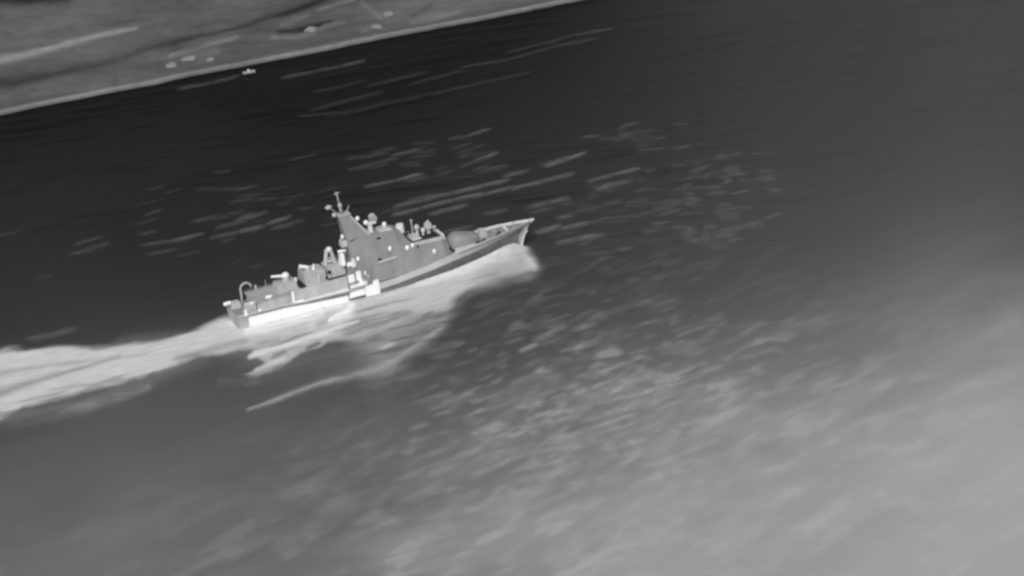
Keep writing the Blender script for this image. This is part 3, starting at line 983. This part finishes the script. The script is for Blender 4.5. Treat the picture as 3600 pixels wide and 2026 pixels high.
def fitting(x, z, sx, sz, mat=M_WHITE, name="wall_canister", depth=.55):
    y = wall_y(z) if z < 16.3 else -(6.0 - (z - 16) * .22)
    bm = bmesh.new(); ball(bm, (x, y - .1, z), 1, sx, depth, sz)
    return fin(bm, name, mat, ship, smoothf=True)


fitting(6.4, 15.6, .85, 1.0); fitting(8.7, 16.0, .7, .85)
fitting(17.2, 11.4, .65, 1.0); fitting(-.7, 17.0, .7, 1.05); fitting(-14.3, 16.2, .75, .9)
fitting(-4.4, 21.9, .9, .5, M_DARK, "air_intake", .3)
fitting(24.0, 11.0, .6, .8, M_DARK, "air_intake", .5)
fitting(10.7, 15.0, .25, .9, M_DARK, "wall_ladder", .3)
fitting(-5.6, 13.9, .9, .5, M_DARK, "air_intake", .3)
bm = bmesh.new(); hexa(bm, [(-6.2, -7.05, 12.4), (1.6, -6.98, 12.8), (1.6, -6.3, 12.8), (-6.2, -6.3, 12.4)],
     [(-6.0, -7.0, 13.3), (1.2, -6.92, 13.6), (1.2, -6.3, 13.6), (-6.0, -6.3, 13.3)])
fin(bm, "wall_ledge", M_STRAKE, ship, .05)

# --- midships: uptakes and the boat bay
bm = bmesh.new(); slab(bm, -21.0, -19.4, -5.6, -2.0, 14.6, 19.4, .3, .1, .2); fin(bm, "exhaust_uptake", M_WHITE, ship, .15)
bm = bmesh.new(); slab(bm, -19.3, -15.4, -6.75, -6.1, 14.3, 15.9, .2, .2, .1); fin(bm, "exhaust_duct", M_WHITE, ship, .12)
bm = bmesh.new(); tube(bm, (-21.4, -4.0, 20.4), (-18.2, -4.2, 20.2), .55, .55, 10); fin(bm, "exhaust_pipe", M_WHITE, ship, smoothf=True)
bm = bmesh.new(); slab(bm, -17.4, -15.9, -7.3, -6.3, 13.6, 17.2, .2, .2, .1); fin(bm, "exhaust_duct", M_PALE, ship, .12)
# bay: dark recess framed by pale uprights
bm = bmesh.new(); slab(bm, -20.2, -10.2, -7.34, -6.6, 3.0, 11.4); fin(bm, "boat_bay", M_DECK, ship)
for (x0, x1, z0, z1, m) in [(-19.9, -17.3, 8.0, 11.2, M_WHITE), (-16.6, -14.4, 8.2, 11.9, M_WHITE), (-13.2, -12.3, 9.6, 11.2, M_PALE), (-12.1, -11.3, 7.9, 9.6, M_STRAKE)]:
    bm = bmesh.new(); slab(bm, x0, x1, -7.9, -7.36, z0, z1, .1, .1, .05); fin(bm, "bay_panel", m, ship, .1)
bm = bmesh.new(); slab(bm, -13.6, -7.6, -8.0, -7.36, .4, 5.0, .1, .1, .1); fin(bm, "hot_side_panel", M_WHITE, ship, .12)  # white panels added to paint in the bright, hot side amidships
bm = bmesh.new(); slab(bm, -20.6, -13.7, -7.9, -7.36, 1.6, 3.9, .8, .1, .1); fin(bm, "hot_side_panel", M_WHITE, ship, .12)
bm = bmesh.new(); slab(bm, -10.6, -7.6, -7.9, -7.36, 4.0, 6.4, .9, .1, .05); fin(bm, "hot_side_panel", M_WHITE, ship, .1)

# launch hanging in the bay: its own thing
launch = empty("launch", (-16.2, -8.35, 5.6), label="white launch hanging in the boat bay halfway along the warship's side", category="boat")
bm = bmesh.new(); secs = []
for x, hw, zt in [(-3.4, .65, 1.2), (-1.5, .8, 1.2), (1.2, .78, 1.3), (2.6, .5, 1.5), (3.6, .03, 1.8)]:
    secs.append([bm.verts.new((x, -hw, zt)), bm.verts.new((x, -hw * .75, .45)), bm.verts.new((x, 0, 0)), bm.verts.new((x, hw * .75, .45)), bm.verts.new((x, hw, zt))])
for a, c in zip(secs, secs[1:]):
    for i in range(4): bm.faces.new((a[i], c[i], c[i + 1], a[i + 1]))
    bm.faces.new((a[0], a[4], c[4], c[0]))
bm.faces.new(secs[0]); bm.faces.new(secs[-1][::-1])
fin(bm, "hull", M_WHITE, launch)
bm = bmesh.new(); slab(bm, .2, 2.2, -.5, .5, 1.25, 2.7, .2, .5, .08); fin(bm, "cabin", M_WHITE, launch, .08)
bm = bmesh.new()
bm.free()
for x in (-2.6, 2.6):
    bm = bmesh.new(); tube(bm, (-16.2 + x, -8.35, 7.1), (-16.2 + x, -7.3, 8.2), .14, .14, 8); fin(bm, "davit", M_PALE, ship)

bm = bmesh.new(); slab(bm, -27.2, -19.5, -5.9, 6.2, 10.2, 10.72); fin(bm, "roof_halo_sheet", M_DARK, ship)  # dark sheet put in for the black rims below the aft mast
bm = bmesh.new(); slab(bm, -39.0, -36.5, -5.6, 6.2, 9.8, 10.42); fin(bm, "roof_halo_sheet", M_DARK, ship)  # another added dark sheet, for the black rim at the launcher house
# --- aft mast: a frame with an opening
bm = bmesh.new()
for p, q, r in [((-26.0, 0, 14.6), (-24.9, 0, 19.9), .85), ((-21.9, 0, 14.8), (-23.0, 0, 20.2), .8), ((-25.3, 0, 20.1), (-22.6, 0, 20.6), .9),
                ((-25.8, 0, 16.0), (-22.0, 0, 15.8), .7), ((-24.4, -.6, 17.4), (-23.2, -.6, 17.2), .35)]:
    tube(bm, p, q, r, r * .85, 10)
aftm = fin(bm, "aft_mast", M_STRAKE, ship)
bm = bmesh.new(); ball(bm, (-23.6, 0, 20.8), 1.1, 1.1, 1, .9); fin(bm, "sensor_head", M_PALE, aftm, smoothf=True)
bm = bmesh.new(); slab(bm, -26.8, -19.4, -4.6, 4.6, 10.2, 14.8, .5, .2, .6); fin(bm, "aft_mast_house", M_MID, ship, .12)
bm = bmesh.new(); tube(bm, (-26.3, -4.6, 13.4), (-26.3, -5.4, 13.4), .7, .7, 12); fin(bm, "vent_mouth", M_DARK, ship)
bm = bmesh.new(); tube(bm, (-28.0, -5.2, 11.6), (-28.0, -5.7, 11.6), .45, .45, 12); fin(bm, "vent_mouth", M_DARK, ship)

# --- aft deckhouse and its two mounts
shell("aft_deckhouse", [
    (-43.0, -42.8, 7.05, 6.6, 4.9, 9.9),
    (-19.6, -19.6, 7.1, 6.5, 4.9, 10.6)], M_AFT, .1)
bm = bmesh.new(); slab(bm, -36.4, -27.4, -4.4, 4.4, 10.0, 14.6, .2, .3, .5); mb = fin(bm, "launcher_house", M_MID, ship, .12)
bm = bmesh.new(); tube(bm, (-31.2, -1.0, 10.4), (-31.2, -1.0, 15.4), 1.0, .7, 12); tube(bm, (-31.2, -1.0, 15.2), (-31.0, -1.0, 16.9), .55, .2, 8)
fin(bm, "launcher_column", M_PALE, ship)
bm = bmesh.new(); tube(bm, (-36.6, -.4, 17.1), (-33.0, -.4, 15.7), .75, .6, 12); fin(bm, "launcher_tube", M_WHITE, mb, .05)
bm = bmesh.new(); tube(bm, (-33.4, -.4, 14.6), (-33.4, -.4, 15.6), 1.2, .8, 12); fin(bm, "launcher_foot", M_MID, mb)
bm = bmesh.new(); slab(bm, -31.6, -30.2, -5.4, -4.5, 9.9, 13.8, .1, .1, .05); fin(bm, "launcher_column", M_STRAKE, ship, .08)
bm = bmesh.new(); slab(bm, -47.6, -39.2, -3.4, 3.4, 9.2, 12.6, .6, .2, .4); fin(bm, "gun_house", M_MID, ship, .12)
bm = bmesh.new(); tube(bm, (-42.6, 0, 12.4), (-42.6, 0, 13.6), 1.6, 1.5, 16); g = fin(bm, "close_in_gun", M_MID, ship)
bm = bmesh.new(); ball(bm, (-42.6, 0, 14.6), 1.45, 1.05, 1, 1); fin(bm, "gun_dome", M_PALE, g, smoothf=True)
bm = bmesh.new(); tube(bm, (-43.8, -.3, 14.9), (-48.6, -.9, 16.0), .62, .5, 10); fin(bm, "gun_barrel", M_WHITE, g, .05)
bm = bmesh.new(); slab(bm, -40.0, -39.2, -3.3, -2.4, 12.5, 13.9); fin(bm, "gun_house_post", M_PALE, ship, .06)

# --- flight deck, stern gear
shell("flight_deck_house", [
    (-57.6, -57.4, 6.95, 6.75, 4.9, 9.0),
    (-43.1, -43.1, 7.0, 6.8, 4.9, 9.1)], M_AFT, .06)
bm = bmesh.new(); slab(bm, -58.2, -43.15, -7.0, 7.0, 9.12, 9.4); fin(bm, "flight_deck", M_FLIGHT, ship, .04)
bm = bmesh.new(); slab(bm, -43.5, -42.4, -7.55, -6.9, 5.6, 10.3, .05, .05, .05); fin(bm, "corner_post", M_WHITE, ship, .1)
bm = bmesh.new(); slab(bm, -42.4, -38.4, -7.5, -6.95, 5.2, 6.1, .05, .8, .05); fin(bm, "corner_step", M_WHITE, ship, .1)
bm = bmesh.new()
hexa(bm, [(-40, -7.42, 4.9), (-20.4, -7.5, 4.9), (-20.4, -6.9, 4.9), (-40, -6.9, 4.9)], [(-40, -7.4, 5.5), (-20.4, -7.45, 5.9), (-20.4, -6.9, 5.9), (-40, -6.9, 5.5)])
fin(bm, "side_rail_band", M_PALE, ship, .05)
plate("rubbing_strake", -63.5, -28, lambda x: interp(x, ZA) - .75 - .0 * x, lambda x: interp(x, ZA) - .05, M_DECK, 20, .22)
for (x, y, sx, sy, sz, m) in [(-52.0, -5.2, 1.5, .6, .7, M_WHITE), (-58.8, -5.0, 1.4, .6, .7, M_PALE), (-61.0, -4.6, 1.5, .8, .6, M_STRAKE)]:
    z = 9.5 if x > -58 else 8.6
    bm = bmesh.new(); ball(bm, (x, y, z + .4), 1, sx, sy, sz); fin(bm, "deck_locker", m, ship, smoothf=True)
bm = bmesh.new(); slab(bm, -62.4, -57.8, -6.2, -3.6, 4.95, 8.7, .3, .1, .2); fin(bm, "stern_house", M_MID, ship, .12)
bm = bmesh.new(); slab(bm, -65.4, -61.2, 2.0, 6.0, 4.95, 7.7, .3, .3, .2); fin(bm, "stern_house", M_STRAKE, ship, .15)
bm = bmesh.new(); tube(bm, (-67.6, 4.4, 7.5), (-64.9, 4.6, 7.6), .75, .75, 12); fin(bm, "stern_reel", M_WHITE, ship, .08)
bm = bmesh.new(); slab(bm, -63.2, -62.0, -7.0, -6.4, 5.0, 7.9, .1, .1, .05); fin(bm, "stern_post", M_WHITE, ship, .1)
bm = bmesh.new(); ball(bm, (-57.0, -7.1, 6.2), 1, .75, .45, .65); fin(bm, "side_canister", M_WHITE, ship, smoothf=True)
# curved davit at the stern, port side
bm = bmesh.new()
prev = None
for i in range(9):
    a = math.radians(200 - i * 24)
    q = Vector((-57.4 + 2.3 * math.cos(a), 6.2, 10.9 + 2.5 * math.sin(a)))
    if prev is not None: tube(bm, prev, q, .42, .42, 8)
    prev = q
tube(bm, (-59.5, 6.2, 10.2), (-59.7, 6.2, 5.0), .42, .42, 8)
fin(bm, "stern_davit", M_MID, ship)
bm = bmesh.new(); tube(bm, (-53.2, 6.4, 9.4), (-53.4, 6.4, 11.4), .5, .45, 10); fin(bm, "deck_bollard", M_MID, ship)
bm = bmesh.new(); tube(bm, (-49.0, 6.4, 9.4), (-49.2, 6.4, 12.4), .14, .12, 6); fin(bm, "flagstaff", M_MID, ship)
bm = bmesh.new()
for x in np.arange(-57.6, -43.4, 1.42):
    tube(bm, (x, 6.95, 9.35), (x, 7.5, 9.8), .05, .05, 5)
tube(bm, (-57.6, 7.5, 9.8), (-43.8, 7.5, 9.8), .06, .06, 5)
fin(bm, "deck_edge_net", M_MID, ship)
# pale lines on the flight deck
bm = bmesh.new()
for y in (-3.0, 3.0): slab(bm, -57, -44, y - .14, y + .14, 9.4, 9.41)
ringv = []
for i in range(40):
    a = 2 * math.pi * i / 40
    ringv.append((bm.verts.new((-51 + 3.6 * math.cos(a), 3.6 * math.sin(a) * .75, 9.415)), bm.verts.new((-51 + 3.9 * math.cos(a), 3.9 * math.sin(a) * .75, 9.415))))
for i in range(40):
    a_, b_ = ringv[i], ringv[(i + 1) % 40]
    bm.faces.new((a_[0], a_[1], b_[1], b_[0]))
fin(bm, "deck_marking", M_STRAKE, ship)

# --- bow: rounded launcher housing, gun, breakwater, windlass
bm = bmesh.new()
N = 12
rows = []
for i in range(N + 1):
    s = i / N
    x = 25.2 + 12.4 * s
    hh = (13.9 if s < 1 else 13.9)
    top = 9.2 + 4.7 * math.sin(min(1, .35 + s * 2.0) * math.pi / 2) * (1 - .34 * max(0, s - .4) / .6)
    hw = 4.6 * (math.sin(min(1, .35 + s * 1.6) * math.pi / 2)) * (1 - .28 * max(0, s - .6) / .4)
    row = []
    for k in range(9):
        a = math.pi * k / 8
        row.append(bm.verts.new((x, -hw * math.copysign(abs(math.cos(a)) ** .45, math.cos(a)), 8.6 + (top - 8.6) * math.sin(a) ** .5)))
    rows.append(row)
for a, c in zip(rows, rows[1:]):
    for k in range(8): bm.faces.new((a[k], c[k], c[k + 1], a[k + 1]))
bm.faces.new(rows[0]); bm.faces.new(rows[-1][::-1])
fin(bm, "launcher_housing", M_MOUND, ship, smoothf=True)
bm = bmesh.new(); slab(bm, 26, 36.5, -6.6, -4.4, 8.2, 9.9, .6, 1.6, .5); fin(bm, "side_locker", M_STRAKE, ship, .12)
bm = bmesh.new(); tube(bm, (40.6, 0, 9.2), (40.6, 0, 10.1), 2.0, 1.9, 18); g = fin(bm, "deck_gun", M_MID, ship)
bm = bmesh.new()
hexa(bm, [(38.7, -1.7, 10.1), (42.5, -1.5, 10.1), (42.5, 1.5, 10.1), (38.7, 1.7, 10.1)],
     [(39.1, -.9, 13.2), (41.0, -.8, 13.2), (41.0, .8, 13.2), (39.1, .9, 13.2)])
fin(bm, "gun_turret", M_MID, g, .25)
bm = bmesh.new(); tube(bm, (41.8, 0, 11.9), (47.6, 0, 13.0), .2, .14, 10); fin(bm, "gun_barrel", M_PALE, g)
bm = bmesh.new(); slab(bm, 37.4, 38.6, -2.4, 1.8, 9.2, 11.6, .2, .3, .3); fin(bm, "ready_locker", M_STRAKE, ship, .1)
bm = bmesh.new()
for sgn in (-1, 1):
    hexa(bm, [(46.8, 0, 9.6), (47.1, 0, 9.6), (44.2, sgn * 4.4, 9.3), (43.9, sgn * 4.4, 9.3)],
         [(46.4, 0, 10.9), (46.6, 0, 10.9), (43.8, sgn * 4.3, 10.4), (43.6, sgn * 4.3, 10.4)])
fin(bm, "breakwater", M_MID, ship)
for y in (-1.2, 1.2):
    bm = bmesh.new(); tube(bm, (50.6, y, 10.0), (50.6, y, 11.0), .5, .38, 12); fin(bm, "windlass", M_PALE, ship)
bm = bmesh.new()
for y in (-.8, .8): tube(bm, (51, y, 10.25), (57.5, y * .6, 10.6), .1, .1, 6)
fin(bm, "anchor_chain", M_DARK, ship)
bm = bmesh.new(); ball(bm, (37.0, -4.9, 9.6), 1, 1.5, .8, .6); ball(bm, (39.4, -4.3, 9.6), 1, .9, .7, .9); fin(bm, "dark_lump", M_DARK, ship, smoothf=True)  # dark lumps set at the black spots beside the gun
bm = bmesh.new(); ball(bm, (45.6, -3.4, 9.9), 1, 1.9, .5, .45); ball(bm, (47.0, -1.8, 10.3), 1, .8, .6, .5); fin(bm, "dark_lump", M_DARK, ship, smoothf=True)  # two more dark lumps, near the breakwater
bm = bmesh.new(); slab(bm, 54.0, 54.5, -.3, .3, 10.2, 12.2); fin(bm, "fairlead_post", M_MID, ship)
bm = bmesh.new(); tube(bm, (61.8, 0, 10.8), (61.8, 0, 12.6), .12, .1, 6); fin(bm, "jackstaff", M_MID, ship)
bm = bmesh.new(); tube(bm, (58.2, -1.9, 8.3), (58.6, -2.4, 7.6), .5, .7, 10); fin(bm, "anchor", M_STRAKE, ship)

# ------------------------------------------------------------------ FOG BANK
fogm = bpy.data.materials.new("fog_air")
fogm.use_nodes = True
t = fogm.node_tree; t.nodes.clear()
o = t.nodes.new("ShaderNodeOutputMaterial")
pv = t.nodes.new("ShaderNodeVolumePrincipled")
FOG_D = 0.02
pv.inputs["Color"].default_value = (.93, .93, .93, 1)
pv.inputs["Density"].default_value = FOG_D
pv.inputs["Anisotropy"].default_value = 0.0
t.links.new(pv.outputs[0], o.inputs["Volume"])
FOG_L = 0.44                                             # what endless fog of this kind shows
# brightness wanted at spots of the bay; the bank's depth is shaped to it
FOGC = [(0, 700, .016), (0, 1000, .024), (0, 1300, .04), (0, 1600, .085), (0, 2026, .17), (500, 500, .010), (600, 800, .018), (500, 1600, .07), (500, 2026, .18),
        (1200, 300, .006), (1200, 600, .014), (1200, 1000, .03), (1200, 1450, .075), (1200, 1750, .13), (1200, 2026, .20),
        (1800, 60, .004), (1800, 300, .012), (1800, 650, .02), (1800, 1000, .045), (1800, 1300, .075), (1800, 1600, .12), (1800, 2026, .25),
        (2150, 40, .012), (2300, 300, .028), (2300, 700, .038), (2400, 1000, .06), (2400, 1300, .085), (2400, 1600, .16), (2400, 2026, .29),
        (2600, 0, .036), (2900, 0, .044), (2900, 400, .052), (2900, 700, .068), (2900, 1000, .095), (2900, 1300, .12), (2900, 1600, .20), (2900, 2026, .31),
        (3600, 0, .058), (3600, 400, .07), (3600, 700, .088), (3600, 1000, .12), (3600, 1300, .19), (3600, 1600, .28), (3600, 2026, .33),
        (0, 350, .0), (300, 300, .0), (900, 180, .0), (1500, 60, .0), (0, -100, .0), (600, -100, .0), (1200, -150, .0), (1800, -150, .004)]
base_w = 0.010
cp = np.array([sq(x, y) for x, y, _ in FOGC])
ch = []
for _, _, Lt in FOGC:
    T = max(0.0, Lt * (1.22 if Lt > .22 else (1.16 if Lt > .155 else .75)) + .007 if Lt > .015 else (Lt + .002 if Lt > .009 else Lt * .2))
    tau = -math.log(max(.02, 1 - T / FOG_L))
    ch.append(tau / FOG_D * .375)
ch = np.array(ch)
FU, FV = np.meshgrid(np.linspace(-300, 310, 260), np.linspace(-460, 620, 320))
FP = np.stack([FU, FV * SQ], -1)
wsum = 0; hs = 0
for c, h in zip(cp, ch):
    d2 = (FP[..., 0] - c[0]) ** 2 + (FP[..., 1] - c[1]) ** 2
    wt = np.exp(-d2 / (2 * 32.0 ** 2)) + 1e-5 / (1 + d2 / 900.0)
    wsum = wsum + wt; hs = hs + wt * h
FH = hs / wsum
c_, s_ = math.cos(math.radians(40)), math.sin(math.radians(40))
fa = FU * c_ + FV * s_; fb = -FU * s_ + FV * c_
FH = FH + smooth(2, 12, FH) * (1.9 * fbm(fa / 60, fb / 30, 201, 3) + .7 * fbm(fa / 22, fb / 12, 211, 3))
FH = FH - .25
# at the rim the bank ends in the water
frim = smooth(0, 30, np.minimum.reduce([FU + 300, 310 - FU, FV + 460, 620 - FV]))
FH = FH * frim - 2.0 * (1 - frim)
# the height is reached nearer the eye than the spot it veils: shift each column by half its own depth
FX = ORI[0] + FU * RGT[0] + FV * FWD[0]; FY = ORI[1] + FU * RGT[1] + FV * FWD[1]
topz = np.maximum(FH, -1.5)
nvv, nuu = FX.shape
co = np.concatenate([np.stack([FX, FY, topz], -1).reshape(-1, 3), np.stack([FX, FY, np.full_like(FX, -6.0)], -1).reshape(-1, 3)])
idx = np.arange(nvv * nuu).reshape(nvv, nuu); off = nvv * nuu
q1 = np.stack([idx[:-1, :-1], idx[:-1, 1:], idx[1:, 1:], idx[1:, :-1]], -1).reshape(-1, 4)
q2 = q1[:, ::-1] + off
sides = []
for row, rev in ((idx[0], False), (idx[-1], True), (idx[:, 0], True), (idx[:, -1], False)):
    a = row[:-1]; b2 = row[1:]
    qd = np.stack([a, a + off, b2 + off, b2], -1)
    sides.append(qd[:, ::-1] if rev else qd)
q = np.concatenate([q1, q2] + sides)
me = bpy.data.meshes.new("fog")
me.from_pydata(co.tolist(), [], q.tolist())
for p in me.polygons: p.use_smooth = True
fog = link("fog_bank", me, fogm)
fog["kind"] = "stuff"
fog["label"] = "pale fog bank lying over the near water and the right side of the bay"
